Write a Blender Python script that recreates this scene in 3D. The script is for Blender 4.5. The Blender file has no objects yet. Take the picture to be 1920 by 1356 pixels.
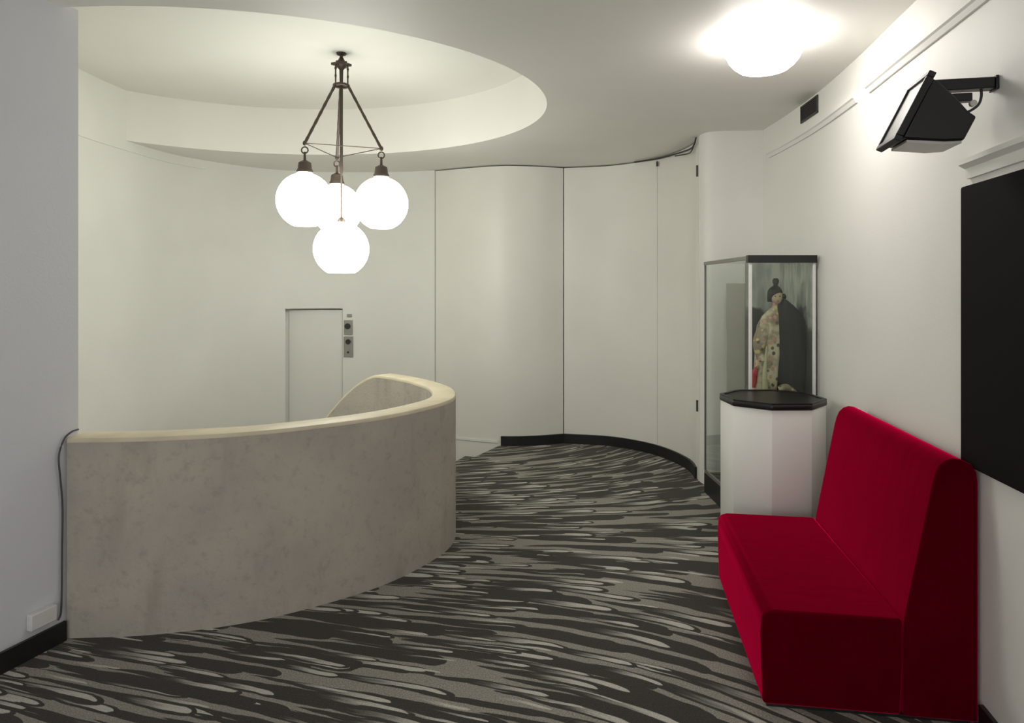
import bpy, bmesh, math, random
from mathutils import Vector, Matrix
C = bpy.context.scene.collection
PI = math.pi
random.seed(4)

# ------------------------------------------------------------------ helpers
def link(name, me, mat=None, parent=None, smooth=None):
    o = bpy.data.objects.new(name, me)
    C.objects.link(o)
    if mat is not None:
        me.materials.append(mat)
    if parent is not None:
        o.parent = parent
    if smooth is not None:
        for p in me.polygons:
            p.use_smooth = True
        me.set_sharp_from_angle(angle=math.radians(smooth))
    return o

def obj(name, bm, mat=None, parent=None, smooth=None, bevel=None):
    bmesh.ops.recalc_face_normals(bm, faces=bm.faces[:])
    me = bpy.data.meshes.new(name)
    bm.to_mesh(me)
    bm.free()
    o = link(name, me, mat, parent, smooth)
    if bevel:
        m = o.modifiers.new('bevel', 'BEVEL')
        m.width, m.segments, m.limit_method, m.angle_limit = bevel[0], bevel[1], 'ANGLE', math.radians(35)
        m.harden_normals = False
        for p in me.polygons:
            p.use_smooth = True
        me.set_sharp_from_angle(angle=math.radians(75))
    return o

def thing(name, label, cat, loc=(0, 0, 0), rotz=0, group=None):
    o = bpy.data.objects.new(name, None)
    C.objects.link(o)
    o.empty_display_size = .1
    o.location = loc
    o.rotation_euler = (0, 0, rotz)
    return tag(o, label, cat, group)

def tag(o, label, cat, group=None):
    o['label'] = label
    o['category'] = cat
    if group:
        o['group'] = group
    return o

def struct(o, label=None):
    o['kind'] = 'structure'
    if label:
        o['label'] = label
    return o

def spline(pts, n=10):
    """Catmull-Rom through the points."""
    P = [Vector(p) for p in pts]
    P = [2 * P[0] - P[1]] + P + [2 * P[-1] - P[-2]]
    out = []
    for i in range(1, len(P) - 2):
        a, b, c, d = P[i - 1:i + 3]
        for k in range(n):
            t = k / n
            out.append(.5 * (2 * b + (c - a) * t + (2 * a - 5 * b + 4 * c - d) * t * t + (3 * b - a - 3 * c + d) * t ** 3))
    out.append(P[-2])
    return out

def normals2(path):
    """left-hand normals of a plan path"""
    N = []
    for i in range(len(path)):
        a = path[max(i - 1, 0)]
        b = path[min(i + 1, len(path) - 1)]
        d = Vector((b[0] - a[0], b[1] - a[1])).normalized()
        N.append(Vector((-d.y, d.x)))
    return N

def offset(path, d):
    N = normals2(path)
    return [Vector((p[0] + n.x * d, p[1] + n.y * d)) for p, n in zip(path, N)]

def sweep(path, prof, zadd=None, bm=None):
    """Sweep a closed profile [(s, z)] along a plan path; s runs along the left normal."""
    bm = bm or bmesh.new()
    N = normals2(path)
    rings = []
    for i, (p, n) in enumerate(zip(path, N)):
        pr = prof(i) if callable(prof) else prof
        rings.append([bm.verts.new((p[0] + n.x * s, p[1] + n.y * s, z)) for s, z in pr])
    m = len(rings[0])
    for a, b in zip(rings, rings[1:]):
        for k in range(m):
            bm.faces.new((a[k], a[(k + 1) % m], b[(k + 1) % m], b[k]))
    bm.faces.new(rings[0][::-1])
    bm.faces.new(rings[-1])
    return bm

def rect(s0, s1, z0, z1):
    return [(s0, z0), (s1, z0), (s1, z1), (s0, z1)]

def box(x0, x1, y0, y1, z0, z1, bm=None):
    bm = bm or bmesh.new()
    v = [bm.verts.new((x, y, z)) for z in (z0, z1) for x, y in ((x0, y0), (x1, y0), (x1, y1), (x0, y1))]
    for f in ((3, 2, 1, 0), (4, 5, 6, 7), (0, 1, 5, 4), (1, 2, 6, 5), (2, 3, 7, 6), (3, 0, 4, 7)):
        bm.faces.new([v[i] for i in f])
    return bm

def prism(poly, z0, z1, bm=None):
    bm = bm or bmesh.new()
    a = [bm.verts.new((x, y, z0)) for x, y in poly]
    b = [bm.verts.new((x, y, z1)) for x, y in poly]
    n = len(poly)
    bm.faces.new(a[::-1])
    bm.faces.new(b)
    for k in range(n):
        bm.faces.new((a[k], a[(k + 1) % n], b[(k + 1) % n], b[k]))
    return bm

def extrude_uv(poly, u0, u1, bm=None):
    """poly [(v, z)] extruded along local x from u0 to u1, local y = v."""
    bm = bm or bmesh.new()
    a = [bm.verts.new((u0, v, z)) for v, z in poly]
    b = [bm.verts.new((u1, v, z)) for v, z in poly]
    n = len(poly)
    bm.faces.new(a)
    bm.faces.new(b[::-1])
    for k in range(n):
        bm.faces.new((a[k], b[k], b[(k + 1) % n], a[(k + 1) % n]))
    return bm

def lathe(prof, n=32, c=(0, 0, 0), bm=None):
    """prof [(r, z)]; radius 0 closes to a point"""
    bm = bm or bmesh.new()
    rings = []
    for r, z in prof:
        if r < 1e-6:
            rings.append([bm.verts.new((c[0], c[1], c[2] + z))])
        else:
            rings.append([bm.verts.new((c[0] + r * math.cos(2 * PI * k / n), c[1] + r * math.sin(2 * PI * k / n), c[2] + z)) for k in range(n)])
    for a, b in zip(rings, rings[1:]):
        for k in range(n):
            k2 = (k + 1) % n
            if len(a) == 1 and len(b) == 1:
                continue
            if len(a) == 1:
                bm.faces.new((a[0], b[k], b[k2]))
            elif len(b) == 1:
                bm.faces.new((a[k], a[k2], b[0]))
            else:
                bm.faces.new((a[k], a[k2], b[k2], b[k]))
    for rg, rev in ((rings[0], True), (rings[-1], False)):
        if len(rg) > 1:
            bm.faces.new(rg[::-1] if rev else rg)
    return bm

def tube(pts, r, n=10, bm=None):
    bm = bm or bmesh.new()
    P = [Vector(p) for p in pts]
    rings = []
    up = Vector((.13, .29, 1)).normalized()
    for i, p in enumerate(P):
        d = (P[min(i + 1, len(P) - 1)] - P[max(i - 1, 0)]).normalized()
        x = d.cross(up)
        if x.length < .05:
            x = d.cross(Vector((1, 0, 0)))
        x.normalize()
        y = d.cross(x)
        rr = r[i] if isinstance(r, (list, tuple)) else r
        rings.append([bm.verts.new(p + rr * (math.cos(2 * PI * k / n) * x + math.sin(2 * PI * k / n) * y)) for k in range(n)])
    for a, b in zip(rings, rings[1:]):
        for k in range(n):
            bm.faces.new((a[k], a[(k + 1) % n], b[(k + 1) % n], b[k]))
    bm.faces.new(rings[0][::-1])
    bm.faces.new(rings[-1])
    return bm

def loft(secs, n=28, bm=None, wob=None):
    """secs [(z, cx, cy, rx, ry)] elliptical rings, closed at both ends"""
    bm = bm or bmesh.new()
    rings = []
    for i, (z, cx, cy, rx, ry) in enumerate(secs):
        rg = []
        for k in range(n):
            a = 2 * PI * k / n
            w = 1 + (wob(a, i) if wob else 0)
            rg.append(bm.verts.new((cx + rx * w * math.cos(a), cy + ry * w * math.sin(a), z)))
        rings.append(rg)
    for a, b in zip(rings, rings[1:]):
        for k in range(n):
            bm.faces.new((a[k], a[(k + 1) % n], b[(k + 1) % n], b[k]))
    bm.faces.new(rings[0][::-1])
    bm.faces.new(rings[-1])
    return bm

def torus(R, r, M, n=20, m=8, bm=None):
    bm = bm or bmesh.new()
    g = [[bm.verts.new(M @ Vector(((R + r * math.cos(2 * PI * j / m)) * math.cos(2 * PI * i / n),
                                   (R + r * math.cos(2 * PI * j / m)) * math.sin(2 * PI * i / n),
                                   r * math.sin(2 * PI * j / m)))) for j in range(m)] for i in range(n)]
    for i in range(n):
        for j in range(m):
            bm.faces.new((g[i][j], g[(i + 1) % n][j], g[(i + 1) % n][(j + 1) % m], g[i][(j + 1) % m]))
    return bm

# ------------------------------------------------------------------ materials
class NT:
    def __init__(self, name):
        self.m = bpy.data.materials.new(name)
        self.m.use_nodes = True
        self.t = self.m.node_tree
        self.t.nodes.clear()
        self.out = self.t.nodes.new('ShaderNodeOutputMaterial')
    def n(self, typ, **kw):
        x = self.t.nodes.new(typ)
        for k, v in kw.items():
            setattr(x, k, v)
        return x
    def l(self, a, b):
        self.t.links.new(a, b)
    def put(self, sock, v):
        if hasattr(v, 'is_linked') or hasattr(v, 'links'):
            self.l(v, sock)
        else:
            sock.default_value = v
    def math(self, op, a, b=0.0, c=0.0, clamp=False):
        x = self.n('ShaderNodeMath', operation=op, use_clamp=clamp)
        for s, v in zip(x.inputs, (a, b, c)):
            self.put(s, v)
        return x.outputs[0]
    def mix(self, f, a, b):
        x = self.n('ShaderNodeMix', data_type='RGBA')
        self.put(x.inputs[0], f)
        self.put(x.inputs[6], a if hasattr(a, 'links') else (*a, 1) if len(a) == 3 else a)
        self.put(x.inputs[7], b if hasattr(b, 'links') else (*b, 1) if len(b) == 3 else b)
        return x.outputs[2]
    def sstep(self, x, a, b):
        r = self.n('ShaderNodeMapRange', interpolation_type='SMOOTHSTEP')
        self.put(r.inputs[0], x)
        self.put(r.inputs[1], a)
        self.put(r.inputs[2], b)
        return r.outputs[0]
    def xyz(self, x, y, z=0.0):
        c = self.n('ShaderNodeCombineXYZ')
        for s, v in zip(c.inputs, (x, y, z)):
            self.put(s, v)
        return c.outputs[0]
    def noise(self, scale, detail=3, vec=None, rough=.5, coord='Object'):
        if vec is None:
            vec = self.n('ShaderNodeTexCoord').outputs[coord]
        x = self.n('ShaderNodeTexNoise')
        self.l(vec, x.inputs['Vector'])
        x.inputs['Scale'].default_value = scale
        x.inputs['Detail'].default_value = detail
        x.inputs['Roughness'].default_value = rough
        return x
    def mapped(self, scale, coord='Object'):
        t = self.n('ShaderNodeTexCoord')
        m = self.n('ShaderNodeMapping')
        m.inputs['Scale'].default_value = scale
        self.l(t.outputs[coord], m.inputs['Vector'])
        return m.outputs[0]
    def bsdf(self, col, rough=.6, metal=0.0, bump=None, strength=.1, dist=.01, **kw):
        b = self.n('ShaderNodeBsdfPrincipled')
        self.put(b.inputs['Base Color'], (*col, 1) if not hasattr(col, 'links') else col)
        self.put(b.inputs['Roughness'], rough)
        b.inputs['Metallic'].default_value = metal
        for k, v in kw.items():
            self.put(b.inputs[k.replace('_', ' ')], v)
        if bump is not None:
            bp = self.n('ShaderNodeBump')
            bp.inputs['Strength'].default_value = strength
            bp.inputs['Distance'].default_value = dist
            self.l(bump, bp.inputs['Height'])
            self.l(bp.outputs[0], b.inputs['Normal'])
        self.l(b.outputs[0], self.out.inputs[0])
        return b

def plaster(name, col, var=.04, rough=.55, scale=1.3, bump=.12):
    t = NT(name)
    n1 = t.noise(scale, 4)
    f = t.sstep(n1.outputs['Fac'], .35, .65)
    c2 = tuple(c * (1 - var) for c in col)
    fine = t.noise(90, 3)
    t.bsdf(t.mix(f, col, c2), rough, bump=fine.outputs['Fac'], strength=bump, dist=.004)
    return t.m

def plain(name, col, rough=.5, metal=0.0, nscale=40, var=.15, bump=.05, **kw):
    t = NT(name)
    n1 = t.noise(nscale, 3)
    c2 = tuple(c * (1 - var) for c in col)
    t.bsdf(t.mix(n1.outputs['Fac'], col, c2), rough, metal, bump=n1.outputs['Fac'], strength=bump, dist=.003, **kw)
    return t.m

def emitter(name, col, strength):
    t = NT(name)
    e = t.n('ShaderNodeEmission')
    e.inputs[0].default_value = (*col, 1)
    e.inputs[1].default_value = strength
    t.l(e.outputs[0], t.out.inputs[0])
    return t.m

def pane_glass(name, tint, ior=1.45):
    t = NT(name)
    tr = t.n('ShaderNodeBsdfTransparent')
    tr.inputs[0].default_value = (*tint, 1)
    gl = t.n('ShaderNodeBsdfGlossy')
    gl.inputs['Roughness'].default_value = .02
    fr = t.n('ShaderNodeFresnel')
    geo = t.n('ShaderNodeNewGeometry')
    t.l(t.math('MULTIPLY_ADD', geo.outputs['Backfacing'], 1 / ior - ior, ior), fr.inputs[0])
    mx = t.n('ShaderNodeMixShader')
    t.l(fr.outputs[0], mx.inputs[0])
    t.l(tr.outputs[0], mx.inputs[1])
    t.l(gl.outputs[0], mx.inputs[2])
    t.l(mx.outputs[0], t.out.inputs[0])
    return t.m

def carpet_material():
    t = NT('carpet')
    tc = t.n('ShaderNodeTexCoord').outputs['Object']
    sp = t.n('ShaderNodeSeparateXYZ')
    t.l(tc, sp.inputs[0])
    X, Y = sp.outputs[0], sp.outputs[1]
    # stroke coordinates: the strokes fan out gently from the stair side of the room
    xp = t.math('MAXIMUM', X, 0.0)
    k = t.math('MULTIPLY_ADD', t.math('MULTIPLY', xp, xp), .12, t.math('MULTIPLY', X, .15))
    v = t.math('MULTIPLY', t.math('SUBTRACT', Y, 5.0), t.math('EXPONENT', t.math('MULTIPLY', k, -1.0)))
    u = X
    wob = t.noise(2.2, 2, vec=t.xyz(t.math('MULTIPLY', u, 1.0), t.math('MULTIPLY', v, 2.2)))
    v = t.math('MULTIPLY_ADD', t.math('SUBTRACT', wob.outputs['Fac'], .5), .07, v)
    brush = t.noise(6, 3, vec=t.xyz(t.math('MULTIPLY', u, 1.2), t.math('MULTIPLY', v, 12.0)))
    v2 = t.math('MULTIPLY_ADD', t.math('SUBTRACT', brush.outputs['Fac'], .5), .02, v)
    speck = t.noise(150, 2, vec=tc)
    spk = t.sstep(speck.outputs['Fac'], .35, .7)
    dark = t.mix(spk, (.028, .0265, .0235), (.046, .0435, .039))
    base = t.mix(spk, (.19, .178, .155), (.33, .312, .275))
    light = t.mix(spk, (.42, .40, .36), (.56, .54, .49))
    col = base
    def layer(col, L, W, seed, on=1.0, tip=.6, hwk=1.0, body=True):
        vv = t.math('ADD', t.math('DIVIDE', v2, W), seed * .371)
        row = t.math('FLOOR', vv)
        fv = t.math('SUBTRACT', t.math('FRACT', vv), .5)
        wn = t.n('ShaderNodeTexWhiteNoise', noise_dimensions='2D')
        t.l(t.xyz(row, seed * 3.7), wn.inputs['Vector'])
        s = t.math('ADD', t.math('DIVIDE', u, L), t.math('MULTIPLY', wn.outputs['Value'], 7.3))
        cell = t.math('FLOOR', s)
        fu = t.math('FRACT', s)
        w2 = t.n('ShaderNodeTexWhiteNoise', noise_dimensions='3D')
        t.l(t.xyz(cell, row, seed * 1.93), w2.inputs['Vector'])
        sc = t.n('ShaderNodeSeparateColor')
        t.l(w2.outputs['Color'], sc.inputs[0])
        r, g, b = sc.outputs[0], sc.outputs[1], sc.outputs[2]
        off = t.math('MULTIPLY_ADD', r, .24, -.12)
        hw = t.math('MULTIPLY', t.math('MULTIPLY_ADD', g, .2, .24), hwk)
        a = t.math('MULTIPLY', b, .3)
        tt = t.math('DIVIDE', t.math('SUBTRACT', fu, a), t.math('SUBTRACT', .98, a))
        rise = t.math('MINIMUM', t.math('MULTIPLY', t.math('POWER', t.math('MAXIMUM', tt, 0.0), .6), 1.35), 1.0)
        q = t.math('DIVIDE', t.math('SUBTRACT', t.math('MAXIMUM', tt, .90), .90), .10)
        fall = t.math('SQRT', t.math('MAXIMUM', t.math('SUBTRACT', 1.0, t.math('MULTIPLY', q, q)), 0.0))
        p = t.math('MULTIPLY', t.math('MULTIPLY', rise, fall), hw)
        d = t.math('ABSOLUTE', t.math('SUBTRACT', fv, off))
        edge = t.math('SUBTRACT', p, d)
        m = t.sstep(edge, 0.0, .03)
        if on < 1:
            m = t.math('MULTIPLY', m, t.math('LESS_THAN', w2.outputs['Value'], on))
        if body:
            col = t.mix(m, col, dark)
        # pale feathered tip at the rounded end of the stroke
        d2 = t.math('ABSOLUTE', t.math('SUBTRACT', fv, t.math('ADD', off, .02)))
        q2 = t.math('DIVIDE', t.math('SUBTRACT', t.math('MAXIMUM', tt, .86), .86), .10)
        fall2 = t.math('SQRT', t.math('MAXIMUM', t.math('SUBTRACT', 1.0, t.math('MULTIPLY', q2, q2)), 0.0))
        m2 = t.sstep(t.math('SUBTRACT', t.math('MULTIPLY', t.math('MULTIPLY', rise, fall2), t.math('MULTIPLY', hw, .62)), d2), 0.0, .05)
        gr = t.sstep(t.math('MULTIPLY_ADD', t.math('SUBTRACT', brush.outputs['Fac'], .5), .35, tt), .42, .86)
        tm = t.math('MULTIPLY', t.math('MULTIPLY', m2, gr), t.math('LESS_THAN', g, tip))
        if on < 1:
            tm = t.math('MULTIPLY', tm, t.math('LESS_THAN', w2.outputs['Value'], on))
        return t.mix(tm, col, light)
    col = layer(col, 1.2, .128, 1.0, tip=.25, hwk=1.0)
    col = layer(col, .85, .106, 2.0, on=.75, tip=.65)
    col = layer(col, .98, .113, 5.0, on=.55, tip=.8)
    col = layer(col, .62, .086, 7.0, on=.35, tip=1.0, hwk=.8)
    col = layer(col, .60, .056, 9.0, on=.34, tip=1.0, hwk=.75, body=False)
    col = layer(col, .80, .066, 12.0, on=.30, tip=.0, hwk=.8)
    t.bsdf(col, .95, bump=speck.outputs['Fac'], strength=.4, dist=.004, Specular_IOR_Level=.15, Sheen_Weight=.14, Sheen_Roughness=.5, Sheen_Tint=(.9, .85, .76, 1))
    return t.m

M = {}
WALLC = (.80, .79, .745)
M['wall'] = plaster('wall_paint', WALLC)
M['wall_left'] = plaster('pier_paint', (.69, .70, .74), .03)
M['ceiling'] = plaster('ceiling_paint', (.80, .785, .735), .03)
M['panel'] = plaster('panel_paint', (.79, .775, .72), .04, .45)
M['carpet'] = carpet_material()
M['black'] = plain('black_lacquer', (.012, .011, .011), .35)
M['skirt'] = plain('black_skirting', (.010, .010, .011), .45)
M['white'] = plain('white_gloss_paint', (.80, .79, .75), .35, nscale=6, var=.03, bump=.02)
M['frame_white'] = plain('white_post', (.82, .82, .80), .3)
M['grey_frame'] = plain('grey_aluminium', (.30, .29, .27), .4, .6)
M['bronze'] = plain('dark_bronze', (.085, .065, .052), .45, .55)
M['globe'] = emitter('opal_glass_lit', (.99, 1.0, .91), 10.5)
M['bowl'] = emitter('ceiling_bowl_lit', (1.0, .955, .92), 16.5)
M['glass'] = pane_glass('case_glass', (.945, .975, .955))
M['panelblack'] = plain('matt_black_board', (.008, .007, .007), .8, nscale=12, Specular_IOR_Level=.12)
M['flood'] = plain('black_metal_housing', (.006, .006, .008), .4)
M['floodglass'] = plain('floodlight_glass', (.62, .63, .60), .25)
M['alu'] = plain('cast_aluminium', (.55, .53, .50), .4, .3)
M['cable'] = plain('black_cable', (.03, .03, .035), .5)
M['cable_grey'] = plain('grey_cable', (.075, .075, .085), .5)
M['steel'] = plain('brushed_steel', (.33, .325, .29), .4, .5)
M['button'] = plain('dark_button', (.02, .02, .016), .3)
M['vent'] = plain('vent_dark', (.05, .045, .045), .5)
M['plastic'] = plain('white_plastic', (.72, .72, .71), .4)
M['board'] = plaster('case_back_board', (.42, .39, .32), .15)
M['hair'] = plain('doll_hair', (.006, .006, .007), .5, nscale=120)
M['skin'] = plain('doll_skin', (.52, .38, .25), .5)
M['cloak'] = plain('black_cloak', (.010, .010, .009), .85, nscale=25)
M['edge'] = plain('robe_edging', (.52, .48, .30), .7)
M['sash'] = plain('red_sash', (.45, .04, .05), .6)

def concrete():
    t = NT('parapet_plaster')
    big = t.noise(2.0, 5, rough=.6)
    mid = t.noise(19, 5, rough=.65)
    st = t.noise(7, 4, vec=t.mapped((1, 1, .22)))
    c = t.mix(t.sstep(big.outputs['Fac'], .3, .7), (.47, .43, .36), (.39, .36, .315))
    c = t.mix(t.math('MULTIPLY', t.sstep(mid.outputs['Fac'], .5, .72), .45), c, (.28, .255, .22))
    c = t.mix(t.math('MULTIPLY', t.sstep(st.outputs['Fac'], .52, .75), .4), c, (.26, .23, .19))
    fine = t.noise(60, 4)
    t.bsdf(c, .75, bump=t.math('MULTIPLY_ADD', mid.outputs['Fac'], .6, fine.outputs['Fac']), strength=.35, dist=.006)
    return t.m
M['concrete'] = concrete()
M['coping'] = plaster('coping_plaster', (.64, .57, .41), .12, .5, 5)

def velvet():
    t = NT('red_velvet')
    n = t.noise(5, 3, vec=t.mapped((5, 1, .6)))
    c = t.mix(t.sstep(n.outputs['Fac'], .3, .7), (.09, .0005, .006), (.07, .0004, .004))
    n2 = t.noise(4.5, 3, vec=t.mapped((3, .8, .5)))
    b = t.bsdf(c, .85, bump=n2.outputs['Fac'], strength=.13, dist=.02, Specular_IOR_Level=.0)
    sh = t.n('ShaderNodeBsdfSheen')
    sh.inputs['Color'].default_value = (1.0, .006, .10, 1)
    sh.inputs['Roughness'].default_value = .28
    sh2 = t.n('ShaderNodeBsdfSheen')
    sh2.inputs['Color'].default_value = (.6, .003, .05, 1)
    sh2.inputs['Roughness'].default_value = .45
    a1, a2 = t.n('ShaderNodeAddShader'), t.n('ShaderNodeAddShader')
    t.l(b.outputs[0], a1.inputs[0])
    t.l(sh.outputs[0], a1.inputs[1])
    t.l(a1.outputs[0], a2.inputs[0])
    t.l(sh2.outputs[0], a2.inputs[1])
    t.l(a2.outputs[0], t.out.inputs[0])
    return t.m
M['velvet'] = velvet()

def kimono():
    t = NT('floral_kimono')
    tc = t.n('ShaderNodeTexCoord').outputs['Object']
    vo = t.n('ShaderNodeTexVoronoi')
    t.l(tc, vo.inputs['Vector'])
    vo.inputs['Scale'].default_value = 26
    sc = t.n('ShaderNodeSeparateColor')
    t.l(vo.outputs['Color'], sc.inputs[0])
    d = t.sstep(vo.outputs['Distance'], .45, .3)
    n = t.noise(9, 3, vec=tc)
    base = t.mix(t.sstep(n.outputs['Fac'], .42, .6), (.60, .53, .38), (.26, .20, .13))
    c = t.mix(t.math('MULTIPLY', d, t.math('GREATER_THAN', sc.outputs[0], .55)), base, (.10, .07, .045))
    c = t.mix(t.math('MULTIPLY', d, t.math('GREATER_THAN', sc.outputs[1], .72)), c, (.55, .27, .20))
    c = t.mix(t.math('MULTIPLY', d, t.math('GREATER_THAN', sc.outputs[2], .75)), c, (.62, .46, .22))
    t.bsdf(c, .7)
    return t.m
M['kimono'] = kimono()

def backdrop():
    t = NT('mottled_backdrop')
    n = t.noise(7, 4, vec=t.mapped((2.5, 2.5, .6)))
    tc = t.n('ShaderNodeTexCoord').outputs['Object']
    sp = t.n('ShaderNodeSeparateXYZ')
    t.l(tc, sp.inputs[0])
    n2 = t.noise(6, 3)
    h = t.math('MULTIPLY_ADD', t.math('SUBTRACT', n2.outputs['Fac'], .5), .5, sp.outputs[2])
    upper_tone = t.mix(t.sstep(n.outputs['Fac'], .35, .65), (.50, .49, .44), (.30, .30, .27))
    lower_tone = t.mix(n2.outputs['Fac'], (.04, .04, .037), (.09, .088, .08))
    t.bsdf(t.mix(t.sstep(h, 1.50, 1.60), lower_tone, upper_tone), .5)  # dark tone low down, streaky grey above, ragged edge between
    return t.m
M['backdrop'] = backdrop()

# ------------------------------------------------------------------ the setting
ZC, ZR = 3.08, 3.54            # ceiling, top of the oval recess
OC, OA, OB = (-1.89, 5.20), 2.15, 1.84

wall_pts = [(-2.75, 4.0), (-3.22, 4.5), (-3.49, 5.1), (-3.59, 5.75), (-3.545, 6.38), (-3.475, 6.85), (-3.36, 7.17), (-3.13, 7.52), (-2.86, 7.80),
            (-2.60, 7.955), (-2.24, 8.06), (-1.975, 8.082), (-1.6, 8.08), (-1.2, 8.04), (-.885, 7.96)]
wp = spline(wall_pts, 12)
D0, D1, DTOP, DBOT = -2.60, -1.975, 1.492, -.60
left_w = [p for p in wp if p.x < D0 or p.y < 7] + [Vector((D0, 7.955))]
right_w = [Vector((D1, 8.082))] + [p for p in wp if p.x > D1 and p.y > 7]
mid_w = [Vector((D0, 7.955))] + [p for p in wp if D0 < p.x < D1 and p.y > 7] + [Vector((D1, 8.082))]
bm = sweep(left_w, rect(0, .16, -1.5, ZR + .02))
sweep(right_w, rect(0, .16, -1.5, ZR + .02), bm=bm)
sweep(mid_w, rect(0, .16, DTOP, ZR + .02), bm=bm)
sweep(mid_w, rect(0, .16, -1.5, DBOT), bm=bm)
struct(obj('wall_back', bm, M['wall'], smooth=30))

# backing wall behind the curved panels
bk = spline([(-.90, 8.12), (-.5, 7.90), (-.1, 7.76), (.27, 7.79), (.60, 7.90), (1.18, 7.73), (1.62, 7.28), (1.83, 6.65), (1.80, 6.14)], 8)
struct(obj('wall_rear', sweep(bk, rect(0, .08, -1.5, ZC + .02)), M['wall'], smooth=30))

pa = spline([(-.875, 7.93), (-.5, 7.74), (-.12, 7.60), (.25, 7.63), (.571, 7.735)], 12)
pbs = spline([(.581, 7.735), (1.11, 7.575), (1.50, 7.17), (1.68, 6.62), (1.665, 6.165)], 14)
cut = min(range(len(pbs)), key=lambda i: abs(pbs[i].x / pbs[i].y - .2085))
pb, pc = pbs[:cut + 1], pbs[cut:]
pc = [pc[0].lerp(pc[1], .12)] + pc[1:]
PT = ZC - .014
struct(obj('door_1', sweep(pa, rect(0, .045, -.70, PT)), M['panel'], smooth=30))
d2 = struct(obj('door_2', sweep(pb, rect(0, .045, 0.004, PT)), M['panel'], smooth=30))
d3 = struct(obj('door_3', sweep(pc, rect(0, .045, 0.004, PT)), M['panel'], smooth=30))
for z in (2.72, .62):
    obj('hinge', lathe([(.008, 0), (.008, .10)], 10, (1.655, 6.20, z)), M['button'], d3)
obj('latch', box(1.487, 1.50, 7.13, 7.155, 2.98, 3.03), M['button'], d2)

# lift door on the landing, set back in its opening
struct(obj('door_4', prism([(D0 + .001, 8.09), (D1 - .022, 8.155), (D1 - .022, 8.19), (D0 + .001, 8.19)], DBOT, DTOP - .02), M['white']))

seal_path = [p for p in wp if -2.95 < p.x < -1.6 and p.y > 7]
struct(obj('lift_light_seal', sweep(seal_path, rect(.162, .20, -.9, 1.75)), M['wall'], smooth=30))  # unseen plate added to keep outside light from leaking round the lift door

# corner pier and right wall
cp = spline([(1.672, 6.30), (1.675, 6.12), (1.715, 6.035), (1.80, 6.00), (2.0, 5.98), (2.30, 5.95)], 8)
struct(obj('wall_corner', sweep(cp, rect(0, .12, 0, ZC + .02)), M['wall'], smooth=40))
rw = spline([(2.16, 5.99), (2.158, 5.4), (2.128, 4.81), (2.045, 4.1), (1.945, 3.45), (1.84, 2.74), (1.775, 2.36), (1.52, .7), (1.19, -1.45)], 10)
struct(obj('wall_right', sweep(rw, rect(0, .14, 0, ZC + .02)), M['wall'], smooth=30))

# pier on the left
lw = [(-3.74, -1.45), (-2.164, 3.46)]
struct(obj('wall_left', sweep(lw, rect(0, .30, -1.5, ZC + .02)), M['wall_left']))
lfill = [(-2.42, 3.5), (-2.75, 4.05)]
struct(obj('wall_stair', sweep(lfill, rect(0, .14, -1.5, ZR + .02)), M['wall']))

# ceiling with an oval recess
bm = bmesh.new()
n = 160
lo = []; hi = []; ou = []
x0, x1, y0, y1 = -6.2, 3.4, -1.6, 9.4
for k in range(n):
    a = 2 * PI * k / n
    c, s = math.cos(a), math.sin(a)
    px, py = OC[0] + OA * c, OC[1] + OB * s
    lo.append(bm.verts.new((px, py, ZC)))
    hi.append(bm.verts.new((px, py, ZR)))
    dx, dy = OA * c, OB * s
    tt = min([(x1 - OC[0]) / dx if dx > 1e-6 else 1e9, (x0 - OC[0]) / dx if dx < -1e-6 else 1e9,
              (y1 - OC[1]) / dy if dy > 1e-6 else 1e9, (y0 - OC[1]) / dy if dy < -1e-6 else 1e9])
    ou.append(bm.verts.new((OC[0] + dx * tt, OC[1] + dy * tt, ZC)))
for k in range(n):
    j = (k + 1) % n
    bm.faces.new((lo[k], ou[k], ou[j], lo[j]))
    bm.faces.new((lo[k], lo[j], hi[j], hi[k]))
bm.faces.new(hi)
struct(obj('ceiling', bm, M['ceiling'], smooth=30))

# floor, cut away over the stairs
par_out = spline([(-2.174, 3.386), (-1.74, 3.43), (-1.27, 3.59), (-.80, 3.94), (-.53, 4.31), (-.395, 4.68), (-.44, 5.12), (-.62, 5.52),
                  (-.90, 5.90), (-1.22, 6.17), (-1.6, 6.35), (-2.1, 6.43), (-2.6, 6.30), (-2.95, 5.98), (-3.08, 5.5)], 10)
iC = 90                         # index of (-1.22, 6.17)
S_IN = [(-.93, 5.92), (-1.14, 6.11), (-1.36, 6.25), (-1.58, 6.34), (-1.82, 6.40)]
S_OUT = [(-.14, 7.60), (-.52, 7.75), (-.90, 7.98), (-1.30, 8.05), (-1.72, 8.08)]
edge_in = offset(par_out, .08)
fl = [(-3.9, -1.45), (1.25, -1.45)] + [(p.x + .05, p.y) for p in rw[::-1] if p.y > -1.2 and p.y < 5.9] + [(2.2, 5.97), (1.70, 6.06)]
fl += [(p.x, p.y) for p in offset(pbs, .02)[::-1]] + [(p.x, p.y) for p in offset(pa, .02)[::-1] if p.x > -.12] + [S_OUT[0]]
fl += [(p.x, p.y) for p in edge_in[:81][::-1]] + [(-2.35, 3.47)]
bm = bmesh.new()
vs = [bm.verts.new((x, y, 0)) for x, y in fl]
f = bm.faces.new(vs)
bmesh.ops.triangulate(bm, faces=[f])
r = bmesh.ops.extrude_face_region(bm, geom=bm.faces[:])
bmesh.ops.translate(bm, verts=[g for g in r['geom'] if isinstance(g, bmesh.types.BMVert)], vec=(0, 0, -.14))
struct(obj('floor', bm, M['carpet']))

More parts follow.
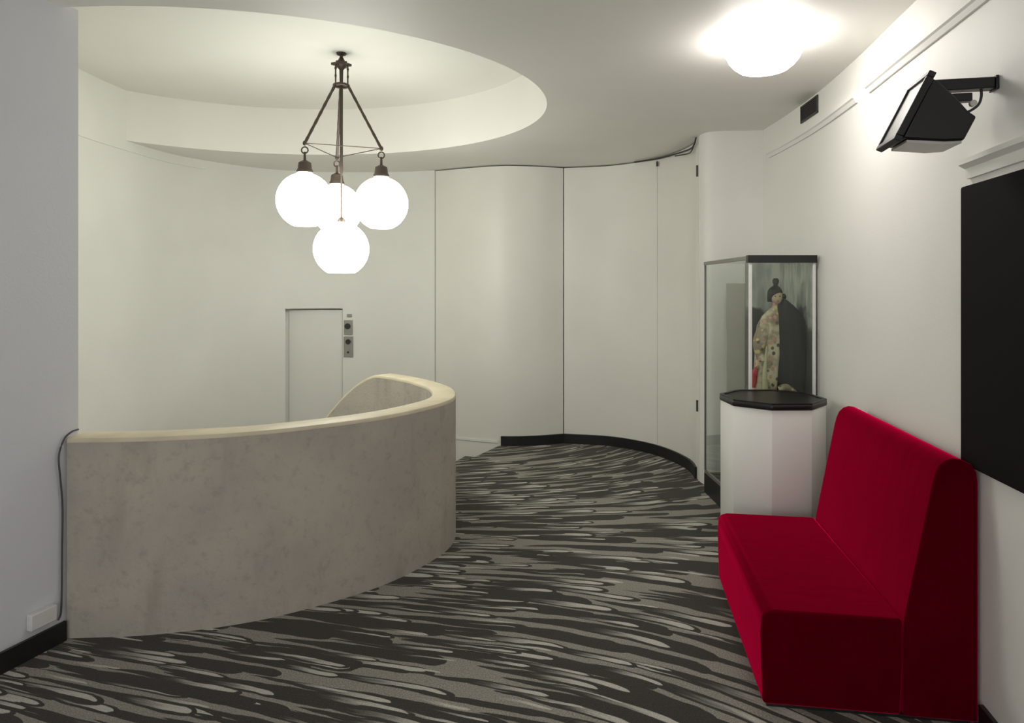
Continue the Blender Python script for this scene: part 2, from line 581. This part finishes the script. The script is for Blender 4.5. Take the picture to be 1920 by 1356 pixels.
# winding stairs going down behind the parapet
for k in range(4):
    a, b, c, d = S_IN[k], S_OUT[k], S_OUT[k + 1], S_IN[k + 1]
    struct(obj('stair_step', prism([a, b, c, d], -.15 * (k + 1) - .16, -.15 * (k + 1)), M['carpet']))
land = [S_IN[4], S_OUT[4]] + [(p.x, p.y) for p in wp if p.x < -1.73 and p.y > 6.5][::-1] + [(-3.52, 6.55), (-2.80, 6.2), (-2.45, 6.38)]
struct(obj('stair_landing', prism(land, -.78, -.60), M['carpet']))
for k in range(4):
    a0, a1 = 6.52 - .45 * k, 6.52 - .45 * (k + 1)
    struct(obj('stair_step', prism([(-3.58, a0), (-2.97, min(a0, 6.05)), (-3.02, a1 - .0), (-3.58, a1)], -.60 - .15 * (k + 1) - .16, -.60 - .15 * (k + 1)), M['carpet']))
struct(obj('floor_lower', box(-4.2, 1.9, 3.3, 8.4, -1.6, -1.5), M['carpet']))

# skirtings
struct(obj('baseboard_left', sweep([(-3.72, -1.45), (-2.178, 3.372)], rect(-.016, 0, 0, .095)), M['skirt']))
pa_s = [p for p in pa if p.x > -.15]
bm = sweep(pa_s, rect(-.022, -.001, 0, .105))
sweep(pbs[:-3], rect(-.022, -.001, 0, .105), bm=bm)
struct(obj('baseboard_back', bm, M['skirt'], smooth=30))
struct(obj('baseboard_right', sweep([p for p in rw if p.y < 2.72], rect(-.018, -.001, 0, .09)), M['skirt']))

# picture rails on the right wall, ceiling bead on the left
rail_a = [p for p in rw if 4.05 < p.y < 5.86]
rail_b = [p for p in rw if p.y < 3.92]
rail = [(-.032, 2.842), (-.032, 2.872), (-.010, 2.880), (-.001, 2.880), (-.001, 2.812), (-.012, 2.812), (-.022, 2.835)]
struct(obj('trim_1', sweep(rail_a, rail), M['wall'], smooth=30))
struct(obj('trim_2', sweep(rail_b, rail), M['wall'], smooth=30))
rail_c = [p for p in rw if p.y < 2.86]
low = [(-.045, 2.205), (-.045, 2.225), (-.001, 2.225), (-.001, 2.15), (-.015, 2.15), (-.020, 2.19)]
struct(obj('trim_3', sweep(rail_c, low), M['wall'], smooth=30))
bead = [p for p in wp if p.x < -3.25 and p.y > 5.0]
struct(obj('trim_4', sweep(bead, rect(-.012, -.001, 2.985, 3.008)), M['wall'], smooth=30))
struct(obj('trim_5', sweep([p for p in pa if p.x < -.15], [(-.010, .03), (-.010, .055), (-.001, .055), (-.001, .03)]), M['wall'], smooth=30))

# ------------------------------------------------------------------ stair parapet
def rim(i):
    p = par_out[i]
    if i <= 84:
        return .98
    if i <= 118:
        # the rim follows the winding steps down to the landing
        x = p.x
        f = min(max((-1.04 - x) / .76, 0), 1) if p.y > 5.8 else 1
        return .98 - .62 * (f ** 1.55)
    return .36 - .45 * min((i - 118) / 10, 1.0)
def parbody(i):
    z = rim(i) - .024
    z0 = 0.0 if i < 78 else -.9
    return [(0, z0), (.165, z0), (.165, z), (0, z)]
def parcap(i):
    z = rim(i)
    b = z - .024
    return [(-.001, b), (.166, b), (.166, z - .013), (.161, z - .004), (.150, z), (.015, z), (.004, z - .004), (-.001, z - .013)]
par = obj('stair_parapet', sweep(par_out, parbody), M['concrete'], smooth=40)
tag(par, 'curved mottled grey plaster parapet curling round the stairwell', 'parapet')
cap = obj('coping', sweep(par_out, parcap), M['coping'], par, smooth=40)
cap['label'] = 'pale cream rounded coping'

# cable and junction box by the parapet end
lwd = (Vector((-2.164, 3.46)) - Vector((-3.74, -1.45))).normalized()
def on_left(dist, out, z):       # a point on the face of the left pier, dist back from its far corner
    nrm = Vector((lwd.y, -lwd.x))
    p = Vector((-2.164, 3.46)) - lwd * dist + nrm * out
    return (p.x, p.y, z)
cab = spline([on_left(.01, .012, 1.01), on_left(.05, .014, 1.005), on_left(.09, .014, .975), on_left(.115, .012, .90), on_left(.108, .012, .80),
              on_left(.094, .010, .65), on_left(.096, .010, .45), on_left(.098, .010, .25), on_left(.104, .012, .14), on_left(.12, .014, .11)], 6)
tag(obj('power_cable', tube(cab, .0045, 8), M['cable_grey'], smooth=60), 'thin dark cable running down the corner beside the grey parapet', 'cable')
jb = [on_left(.27, .001, 0), on_left(.14, .001, 0), on_left(.14, .035, 0), on_left(.27, .035, 0)]
jb_t = thing('socket_box', 'small white socket box low on the grey pier by the parapet', 'socket box', (jb[0][0], jb[0][1], .125))
inv = Vector((jb[0][0], jb[0][1]))
obj('housing', prism([(p[0] - inv.x, p[1] - inv.y) for p in jb], 0, .075), M['plastic'], jb_t, bevel=(.005, 2))

# ------------------------------------------------------------------ chandelier
CH = Vector((-1.323, 5.375, 0))
ch = thing('chandelier', 'dark bronze chandelier of four lit opal globes in the ceiling recess', 'chandelier', (CH.x, CH.y, ZR))
def cz(z):
    return z - ZR
obj('ceiling_rose', lathe([(0, cz(3.54)), (.040, cz(3.54)), (.034, cz(3.528)), (.014, cz(3.52)), (.012, cz(3.51)), (.018, cz(3.50)), (.030, cz(3.478)),
                           (.038, cz(3.462)), (0, cz(3.462))], 24), M['bronze'], ch, smooth=40)
star = []
for k in range(12):
    a = 2 * PI * k / 12 + .26
    r_ = .078 if k % 2 == 0 else .052
    star.append((r_ * math.cos(a), r_ * math.sin(a)))
bm = prism(star, cz(3.445), cz(3.462))
lathe([(.045, cz(3.445)), (.030, cz(3.43)), (.020, cz(3.415)), (0, cz(3.415))], 20, bm=bm)
obj('crown_plate', bm, M['bronze'], ch, smooth=40)
obj('stem', lathe([(0, cz(3.42)), (.016, cz(3.42)), (.013, cz(3.30)), (.012, cz(2.9)), (.013, cz(2.62)), (.007, cz(2.60)), (.007, cz(2.27)), (0, cz(2.27))], 14), M['bronze'], ch, smooth=50)
bm = torus(.055, .011, Matrix.Translation((0, 0, cz(3.29))), 28, 8)
for k in range(3):
    a = math.radians(110 + 120 * k)
    tube([(.0, 0, cz(3.29)), (.055 * math.cos(a), .055 * math.sin(a), cz(3.29))], .008, 8, bm=bm)
obj('ring', bm, M['bronze'], ch, smooth=50)
ends = []
for k in range(3):
    a = math.radians(110 + 120 * k)
    d = Vector((math.cos(a), math.sin(a), 0))
    p0, p1 = d * .050 + Vector((0, 0, cz(3.44))), d * .053 + Vector((0, 0, cz(3.29)))
    bm = lathe([(.006, cz(3.29)), (.006, cz(3.34)), (.009, cz(3.355)), (.006, cz(3.37)), (.006, cz(3.40)), (.010, cz(3.412)), (.006, cz(3.425)), (.006, cz(3.446))], 10, (p1.x, p1.y, 0))
    obj('spacer_rod', bm, M['bronze'], ch, smooth=50)
    e = d * .325 + Vector((0, 0, cz(2.79)))
    ends.append(e)
    arm = [p1.lerp(e, t / 14) for t in range(15)]
    bm = tube(arm, [.010 + .002 * (i % 2) for i in range(15)], 8)
    lathe([(0, -.02), (.014, -.012), (.016, 0), (.012, .014), (0, .02)], 12, tuple(e), bm=bm)
    obj('arm', bm, M['bronze'], ch, smooth=50)
    R = Matrix.Translation(e + Vector((0, 0, -.052))) @ Matrix.Rotation(PI / 2, 4, 'X')
    bm = torus(.024, .0055, R, 18, 8)
    obj('chain_link', bm, M['bronze'], ch, smooth=50)
    lathe_prof = [(0, 2.725), (.008, 2.725), (.010, 2.665), (.030, 2.655), (.046, 2.645), (.052, 2.60), (.060, 2.585), (.060, 2.572), (0, 2.572)]
    obj('lamp_cap', lathe([(r_, cz(z)) for r_, z in lathe_prof], 24, (e.x, e.y, 0)), M['bronze'], ch, smooth=40)
for k in range(3):
    bm = tube([ends[k], ends[(k + 1) % 3]], .0035, 6)
    obj('brace_wire', bm, M['bronze'], ch, smooth=60)
def globe_prof(zc, r, cut):
    pr = []
    a0, a1 = math.acos(.052 / r), -math.asin(cut / r)
    for i in range(25):
        a = a0 + (a1 - a0) * i / 24
        pr.append((r * math.cos(a), zc + r * math.sin(a)))
    return [(0, pr[0][1])] + pr + [(0, pr[-1][1])]
for e in ends:
    obj('globe', lathe([(r_, cz(z)) for r_, z in globe_prof(2.366, .205, .188)], 40, (e.x, e.y, 0)), M['globe'], ch, smooth=40)
obj('lamp_cap', lathe([(r_, cz(z)) for r_, z in [(0, 2.27), (.008, 2.27), (.018, 2.262), (.030, 2.245), (.034, 2.235), (.034, 2.224), (0, 2.224)]], 24), M['bronze'], ch, smooth=40)
obj('globe', lathe([(r_, cz(z)) for r_, z in globe_prof(2.022, .212, .185)], 40), M['globe'], ch, smooth=40)

# ------------------------------------------------------------------ ceiling bowl lamp
cl = thing('ceiling_lamp', 'lit white bowl lamp on the ceiling near the right wall', 'ceiling lamp', (1.372, 3.78, ZC))
obj('ceiling_plate', lathe([(0, 0), (.20, 0), (.20, -.022), (0, -.022)], 48), M['white'], cl, smooth=40)
obj('bowl', lathe([(0, -.022), (.232, -.022), (.240, -.030), (.238, -.044), (.220, -.064), (.202, -.078), (.194, -.095), (.184, -.120), (.160, -.150), (.128, -.175), (.08, -.187), (.035, -.192), (0, -.193)], 48), M['bowl'], cl, smooth=50)

# ------------------------------------------------------------------ air vent
def right_frame(y):              # point on the right wall and its inward normal and tangent
    i = min(range(len(rw) - 1), key=lambda k: abs(rw[k].y - y))
    a, b = rw[max(i - 1, 0)], rw[i + 1]
    tn = (a - b).normalized()    # pointing away from the viewer
    # interpolate x
    lo_, hi_ = (rw[i + 1], rw[i]) if rw[i].y > y else (rw[i], rw[i - 1])
    f_ = (y - lo_.y) / (hi_.y - lo_.y) if hi_.y != lo_.y else 0
    return Vector((lo_.x + (hi_.x - lo_.x) * f_, y)), Vector((-tn.y, tn.x)), tn
def wall_thing(name, label, cat, y, z):
    p, nn, tn = right_frame(y)
    # local x along the wall away from the viewer, local y = into the room
    return thing(name, label, cat, (p.x, p.y, z), math.atan2(tn.y, tn.x))
vt = wall_thing('air_vent', 'small dark rectangular air vent high on the right wall', 'air vent', 4.98, 3.0)
bm = box(-.165, .165, .001, .012, -.062, -.050)
for q in (box(-.165, .165, .001, .012, .050, .062, bm), box(-.165, -.153, .001, .012, -.062, .062, bm), box(.153, .165, .001, .012, -.062, .062, bm)):
    pass
obj('frame', bm, M['vent'], vt)
bm = box(-.153, .153, .0005, .003, -.05, .05)
for k in range(7):
    z = -.042 + .014 * k
    v = [bm.verts.new(c) for c in ((-.153, .003, z), (.153, .003, z), (.153, .011, z - .008), (-.153, .011, z - .008), (-.153, .003, z + .003), (.153, .003, z + .003), (.153, .011, z - .005), (-.153, .011, z - .005))]
    for fc in ((3, 2, 1, 0), (4, 5, 6, 7), (0, 1, 5, 4), (1, 2, 6, 5), (2, 3, 7, 6), (3, 0, 4, 7)):
        bm.faces.new([v[i] for i in fc])
obj('grille', bm, M['vent'], vt)

# ------------------------------------------------------------------ floodlight
fl_t = wall_thing('floodlight', 'black floodlight on a wall bracket above the black board', 'floodlight', 2.60, 2.40)
# local x = along wall, y = out from wall; z relative to 2.40
prof = [(.252, .085), (.352, -.132), (.210, -.150), (.146, -.150), (.104, -.065), (.131, -.044), (.171, .008), (.228, .070)]
obj('housing', extrude_uv(prof, -.098, .098), M['flood'], fl_t, bevel=(.008, 2))
A, D = Vector((.246, .098)), Vector((.364, -.142))
ax = (D - A).normalized()
nr = Vector((ax.y * -1, ax.x)) if ax.y * -1 > 0 else Vector((ax.y, -ax.x))
def fbox(a0, a1, u0, u1, n0, n1, bm=None):
    bm = bm or bmesh.new()
    poly = [A + ax * a0 + nr * n0, A + ax * a1 + nr * n0, A + ax * a1 + nr * n1, A + ax * a0 + nr * n1]
    return extrude_uv([(p.x, p.y) for p in poly], u0, u1, bm)
Ld = (D - A).length
bm = fbox(-.005, .016, -.108, .108, -.004, .022)
fbox(Ld - .016, Ld + .005, -.108, .108, -.004, .022, bm)
fbox(.016, Ld - .016, -.108, -.092, -.004, .022, bm)
fbox(.016, Ld - .016, .092, .108, -.004, .022, bm)
obj('bezel', bm, M['flood'], fl_t, bevel=(.003, 2))
obj('lens', fbox(.016, Ld - .016, -.092, .092, .008, .014), M['floodglass'], fl_t)
obj('lit_underside', extrude_uv([(.335, -.138), (.335, -.147), (.215, -.160), (.150, -.158), (.150, -.150), (.210, -.150)], -.085, .085), M['alu'], fl_t)  # pale plate standing in for reflected light on the housing's underside
bm = box(-.026, .026, .012, .240, .055, .097)
obj('bracket_arm', bm, M['flood'], fl_t, bevel=(.004, 2))
bm = box(-.018, .018, .085, .185, .012, .044)
obj('hinge_block', bm, M['flood'], fl_t, bevel=(.004, 2))
bm = box(-.03, .03, .001, .012, .050, .102)
obj('wall_plate', bm, M['flood'], fl_t, bevel=(.003, 2))
bm = tube([(-.10, .122, -.02), (-.115, .122, -.02)], .012, 12)
obj('knob', bm, M['alu'], fl_t, smooth=40)
wire = spline([(0, .11, -.03), (.0, .085, -.02), (0, .06, .0), (0, .05, .03), (0, .05, .062)], 6)
obj('power_lead', tube(wire, .005, 8), M['cable'], fl_t, smooth=60)

# ------------------------------------------------------------------ black board on the right wall
bd = wall_thing('wall_board', 'large matt black board on the right wall above the bench', 'board', 2.82, 1.0)
bd.name = 'notice_board'
def rrect(x0, x1, z0, z1, r_):
    pts = []
    for cx, cz_, a0 in ((x1 - r_, z1 - r_, 0), (x0 + r_, z1 - r_, 90), (x0 + r_, z0 + r_, 180), (x1 - r_, z0 + r_, 270)):
        for k in range(5):
            a = math.radians(a0 + 22.5 * k)
            pts.append((cx + r_ * math.cos(a), cz_ + r_ * math.sin(a)))
    return pts
def slab_y(pts, ya, yb, bm=None):
    bm = bm or bmesh.new()
    a = [bm.verts.new((x, ya, z)) for x, z in pts]
    b = [bm.verts.new((x, yb, z)) for x, z in pts]
    n_ = len(pts)
    bm.faces.new(a); bm.faces.new(b[::-1])
    for k in range(n_):
        bm.faces.new((a[k], b[k], b[(k + 1) % n_], a[(k + 1) % n_]))
    return bm
obj('panel', slab_y(rrect(-.95, 0, 0, 1.12, .012), .006, .026), M['panelblack'], bd, bevel=(.003, 2))

# ------------------------------------------------------------------ red bench
eu = Vector((.152, .988))
bn = thing('bench', 'red velvet high-backed bench against the right wall', 'bench', (1.02, 2.83, 0), math.atan2(eu.y, eu.x))
# local x = along the bench away from the viewer, local y = -v (towards the room is +y)
def bprof(p):
    return [(-v, z) for v, z in p]
L = 1.265
seat = [(.004, .012), (.53, .012), (.538, .20), (.538, .394), (.05, .396), (.018, .388), (.002, .368), (-.004, .30)]
obj('seat', extrude_uv(bprof(seat), 0, L), M['velvet'], bn, bevel=(.014, 3))
back = [(.54, .012), (.81, .012), (.81, .95), (.805, .99), (.785, 1.02), (.75, 1.037), (.72, 1.040), (.692, 1.030), (.670, 1.008), (.656, .975), (.645, .93), (.543, .40)]
obj('backrest', extrude_uv(bprof(back), 0, L), M['velvet'], bn, bevel=(.008, 3))
obj('plinth', extrude_uv(bprof([(.02, 0), (.785, 0), (.785, .014), (.02, .014)]), .01, L - .02), M['skirt'], bn)

# ------------------------------------------------------------------ octagonal pedestal
pd_c = (1.672, 4.46)
pd = thing('pedestal', 'white octagonal pedestal with a black top in front of the glass case', 'pedestal', (*pd_c, 0), math.radians(-110.5))
def octo(r_):
    return [(r_ * math.cos(PI / 4 * k), r_ * math.sin(PI / 4 * k)) for k in range(8)]
obj('column', prism(octo(.318), 0, .978), M['white'], pd, bevel=(.002, 1))
bm = prism(octo(.326), .978, 1.016)
obj('top', bm, M['black'], pd, bevel=(.012, 3))
rim_ = bmesh.new()
o8, i8 = octo(.322), octo(.298)
rings = [[rim_.verts.new((x, y, z)) for x, y in pts] for pts, z in ((o8, 1.012), (o8, 1.022), (i8, 1.022), (i8, 1.012))]
for q in range(4):
    a, b = rings[q], rings[(q + 1) % 4]
    for k in range(8):
        rim_.faces.new((a[k], a[(k + 1) % 8], b[(k + 1) % 8], b[k]))
obj('rim', rim_, M['black'], pd)

# ------------------------------------------------------------------ glass display case
dc = thing('display_case', 'tall glass display case with black top frame behind the octagonal pedestal', 'display case', (1.643, 4.80, 0))
W_, LN, TOP = .462, 1.055, 1.945
def sx(y):                       # left side leans a little
    return -.02 * y / LN
def quad_box(y0_, y1_, xa, xb, z0_, z1_, bm=None):
    return prism([(sx(y0_) + xa, y0_), (sx(y0_) + xb, y0_), (sx(y1_) + xb, y1_), (sx(y1_) + xa, y1_)], z0_, z1_, bm)
obj('base', prism([(0, 0), (W_, 0), (W_ + .02, LN), (sx(LN), LN)], 0, .165), M['skirt'], dc)
def framed(za, zb, th):
    bm = quad_box(0, LN, 0, th, za, zb)
    box(th, W_, 0, th, za, zb, bm)
    return bm
obj('top_frame', box(-.012, W_ + .004, -.012, .03, TOP - .052, TOP), M['black'], dc)
obj('side_rail', quad_box(.03, LN, -.004, .022, TOP - .030, TOP - .004), M['grey_frame'], dc)
obj('bottom_rail', quad_box(.02, LN, .002, .018, .165, .19), M['grey_frame'], dc)
obj('top_plate', prism([(.022, .03), (W_, .03), (W_, LN), (.0, LN)], TOP - .02, TOP - .006), M['glass'], dc)
for x_ in (0.0, W_ - .02):
    obj('post', box(x_, x_ + .020, 0, .020, .165, TOP - .052), M['frame_white'], dc, bevel=(.003, 2))
obj('back_post', box(sx(LN) + .0, sx(LN) + .014, LN - .014, LN, .19, TOP - .03), M['grey_frame'], dc)
obj('front_pane', box(.020, W_ - .02, .008, .014, .165, TOP - .052), M['glass'], dc)
obj('side_pane', quad_box(.020, LN - .014, .007, .013, .19, TOP - .030), M['glass'], dc)
obj('back_board', box(.165, W_ + .01, LN - .02, LN - .004, .165, 1.76), M['board'], dc)
obj('backdrop', box(.16, W_ - .012, .55, .562, .165, TOP - .03), M['backdrop'], dc)
obj('side_panel', box(W_ - .011, W_ - .001, .03, .56, .165, TOP - .03), M['backdrop'], dc)
obj('shelf', box(.15, W_ - .014, .03, .545, .165, .962), M['black'], dc)

# ------------------------------------------------------------------ costumed doll in the case
DY = 5.02
dl = thing('costumed_doll', 'costumed doll in floral robe and black cloak inside the glass case', 'doll', (1.904, DY, .963))
K = 1 / 259
def dp(px, py):
    return (px - 1453) * K, (735 - py) * K
def sec(py, cx, rx, cy=0.0, ry=None):
    x, z = dp(cx, py)
    return (max(z, 0.0), x, cy, rx * K, (ry if ry else rx * .8) * K)
fold = lambda a, i: .05 * math.sin(7 * a + i * .4)
body = [sec(735, 1431, 24, -.01), sec(715, 1433, 23, -.01), sec(690, 1436, 22, -.01), sec(660, 1439, 23, -.01), sec(635, 1440, 24, -.005), sec(610, 1442, 22),
        sec(592, 1446, 17), sec(582, 1450, 11), sec(576, 1453, 6.5), sec(566, 1455, 5.5)]
obj('robe', loft(body, 32, wob=fold), M['kimono'], dl, smooth=70)
slv = [(-.055, -.02, .52), (-.095, -.035, .45), (-.125, -.045, .37), (-.135, -.055, .30), (-.118, -.06, .235)]
obj('sleeve', tube(spline(slv, 5), [.030 + .02 * math.sin(PI * min(i / 16, 1)) for i in range(21)], 16), M['kimono'], dl, smooth=60)
# small hand with five fingers at the cuff
bm = loft([(.205, -.146, -.075, .010, .007), (.222, -.144, -.07, .013, .009), (.240, -.138, -.066, .011, .009)], 14)
for k, (dx, ln) in enumerate(((-.010, .022), (-.0045, .027), (.001, .028), (.006, .024))):
    b0 = Vector((-.146 + dx, -.075, .208))
    tube([b0, b0 + Vector((-.004, -.004, -.5 * ln)), b0 + Vector((0, .001, -ln))], [.0032, .003, .002], 8, bm=bm)
tube([(-.136, -.074, .226), (-.128, -.082, .214), (-.130, -.086, .203)], [.0036, .0032, .0022], 8, bm=bm)
obj('hand', bm, M['skin'], dl, smooth=60)
ed = spline([(-.092, -.088, .34), (-.100, -.086, .24), (-.106, -.085, .12), (-.100, -.09, .005)], 8)
obj('robe_edging', tube(ed, [.006 + .018 * min(i / 24, 1) for i in range(len(ed))], 10), M['edge'], dl, smooth=60)
obj('sash', loft([sec(686, 1413, 3, -.05, 4), sec(696, 1410, 5, -.055, 5), sec(712, 1409, 4.5, -.055, 5), sec(724, 1408, 3, -.055, 4)], 16), M['sash'], dl, smooth=60)
cloak = [sec(735, 1484, 29, .0, 24), sec(715, 1484, 30, -.005, 25), sec(690, 1484, 30, -.01, 26), sec(650, 1482, 31, -.012, 27), sec(620, 1481, 30, -.01, 26),
         sec(600, 1479, 27, -.008, 24), sec(585, 1476, 23, 0, 20), sec(572, 1471, 16, .0, 15), sec(563, 1467, 9, .0, 10), sec(558, 1465, 4, .0, 6)]
obj('cloak', loft(cloak, 36, wob=lambda a, i: .035 * math.sin(9 * a) * (1 - i / 10)), M['cloak'], dl, smooth=70)
tr = [(.0, -.085, .03), (.035, -.10, .05), (.075, -.11, .035), (.115, -.112, .014)]
obj('hem_train', tube(spline(tr, 5), [.024, .026, .027, .027, .026, .026, .025, .024, .022, .02, .018, .016, .014, .012, .010, .008], 14), M['kimono'], dl, smooth=60)
# head with face, neck and ears as one surface, hair on top
hx, hz = dp(1456, 558)
head = [(-.062, .010, 0, .018, .018), (-.040, .006, -.002, .019, .020), (-.034, -.002, -.012, .024, .028), (-.020, -.003, -.010, .033, .036), (0, -.002, -.005, .039, .041), (.020, .0, .0, .040, .043),
        (.042, .002, .004, .034, .037), (.056, .004, .006, .018, .02)]
bm = loft([(hz + z, hx + cx, cy, rx, ry) for z, cx, cy, rx, ry in head], 24)
loft([(hz - .010, hx - .010, -.052, .004, .005), (hz - .002, hx - .010, -.050, .006, .010), (hz + .012, hx - .009, -.046, .0035, .006)], 10, bm=bm)   # nose
for s in (-1, 1):
    loft([(hz - .008, hx + s * .041, .002, .003, .006), (hz + .004, hx + s * .044, .003, .004, .009), (hz + .014, hx + s * .041, .003, .003, .006)], 10, bm=bm)
hd = obj('head', bm, M['skin'], dl, smooth=70)
for s in (-1, 1):
    bm = loft([(hz + .010, hx - .009 + s * .017, -.043, .004, .003), (hz + .013, hx - .009 + s * .017, -.044, .007, .004), (hz + .016, hx - .009 + s * .017, -.043, .004, .003)], 10)
    obj('eye', bm, M['hair'], hd)
obj('mouth', loft([(hz - .024, hx - .007, -.043, .003, .002), (hz - .021, hx - .007, -.045, .009, .004), (hz - .017, hx - .007, -.043, .003, .002)], 10), M['sash'], hd)
hair = [(-.028, -.018, .022, .036, .026), (-.005, -.012, .018, .045, .034), (.020, -.006, .012, .052, .044), (.034, -.004, .010, .053, .046), (.052, -.006, .006, .050, .044), (.072, -.004, .006, .038, .036), (.085, -.002, .006, .020, .020),
        (.095, .0, .006, .014, .014), (.110, .0, .006, .021, .021), (.128, .0, .006, .023, .022), (.142, .0, .006, .014, .014)]
hr = obj('hair', loft([(hz + z, hx - .004 + cx, cy, rx, ry) for z, cx, cy, rx, ry in hair], 24), M['hair'], dl, smooth=70)
kx, kz = dp(1470, 556)
obj('collar_peak', lathe([(0, .0), (.012, .006), (.016, .022), (.011, .038), (0, .046)], 14, (kx, .0, kz - .02)), M['hair'], hr, smooth=60)  # dark knob for the peak of the cloak's collar

# ------------------------------------------------------------------ lift call panel beside the lift door
lc = thing('lift_call_panel', 'small steel lift call plates beside the white lift door', 'call panel', (-1.902, 8.078, 1.0))
obj('upper_plate', box(-.055, .045, -.010, .0, .185, .355), M['steel'], lc, bevel=(.003, 2))
obj('lower_plate', box(-.058, .052, -.010, .0, -.075, .165), M['steel'], lc, bevel=(.003, 2))
def disc_y(x, z, r_, y0_, y1_):
    bm = bmesh.new()
    a = [bm.verts.new((x + r_ * math.cos(2 * PI * k / 20), y0_, z + r_ * math.sin(2 * PI * k / 20))) for k in range(20)]
    b = [bm.verts.new((x + r_ * math.cos(2 * PI * k / 20), y1_, z + r_ * math.sin(2 * PI * k / 20))) for k in range(20)]
    bm.faces.new(a); bm.faces.new(b[::-1])
    for k in range(20):
        bm.faces.new((a[k], b[k], b[(k + 1) % 20], a[(k + 1) % 20]))
    return bm
obj('button', disc_y(-.010, .285, .034, -.024, -.010), M['button'], lc)
obj('button', disc_y(-.004, .105, .030, -.024, -.010), M['button'], lc)
bm = disc_y(-.006, -.018, .012, -.014, -.010)
obj('keyhole', bm, M['button'], lc)
obj('key_slot', box(-.012, .004, -.013, -.010, -.01, .07), M['steel'], lc)
obj('indicator', box(-.02, .035, -.008, .0, .392, .425), M['steel'], lc, bevel=(.002, 1))

# loose wiring at the top corner of the curved panels
w1 = spline([(1.30, 7.36, 3.062), (1.50, 7.10, 3.052), (1.62, 6.72, 3.035), (1.655, 6.42, 3.015), (1.652, 6.28, 3.03), (1.650, 6.22, 3.07)], 6)
bm = tube(w1, .008, 8)
w2 = spline([(1.60, 6.80, 3.02), (1.645, 6.52, 2.985), (1.642, 6.36, 2.975), (1.640, 6.25, 3.01), (1.648, 6.20, 3.07)], 6)
tube(w2, .006, 8, bm=bm)
tag(obj('loose_wiring', bm, M['cable'], smooth=60), 'loose dark wiring at the ceiling where curved panel meets the corner pier', 'wiring')

# ------------------------------------------------------------------ world, camera
w = bpy.data.worlds.new('world')
bpy.context.scene.world = w
w.use_nodes = True
bg = w.node_tree.nodes['Background']
bg.inputs[0].default_value = (1.0, .985, .98, 1)
bg.inputs[1].default_value = 1.2

cam = bpy.data.cameras.new('camera')
co = bpy.data.objects.new('camera', cam)
C.objects.link(co)
co.location = (0, 0, 1.7)
co.rotation_euler = (PI / 2, 0, 0)
cam.sensor_width = 36
cam.lens = 1300 / 1920 * 36
cam.shift_y = -133 / 1920
cam.clip_start = .05
sc = bpy.context.scene
sc.camera = co
sc.view_settings.view_transform = 'Standard'
sc.view_settings.look = 'None'
sc.view_settings.gamma = 1
sc.view_settings.exposure = .25
sc.view_settings.use_curve_mapping = False
sc.cycles.max_bounces = 10
sc.cycles.diffuse_bounces = 6
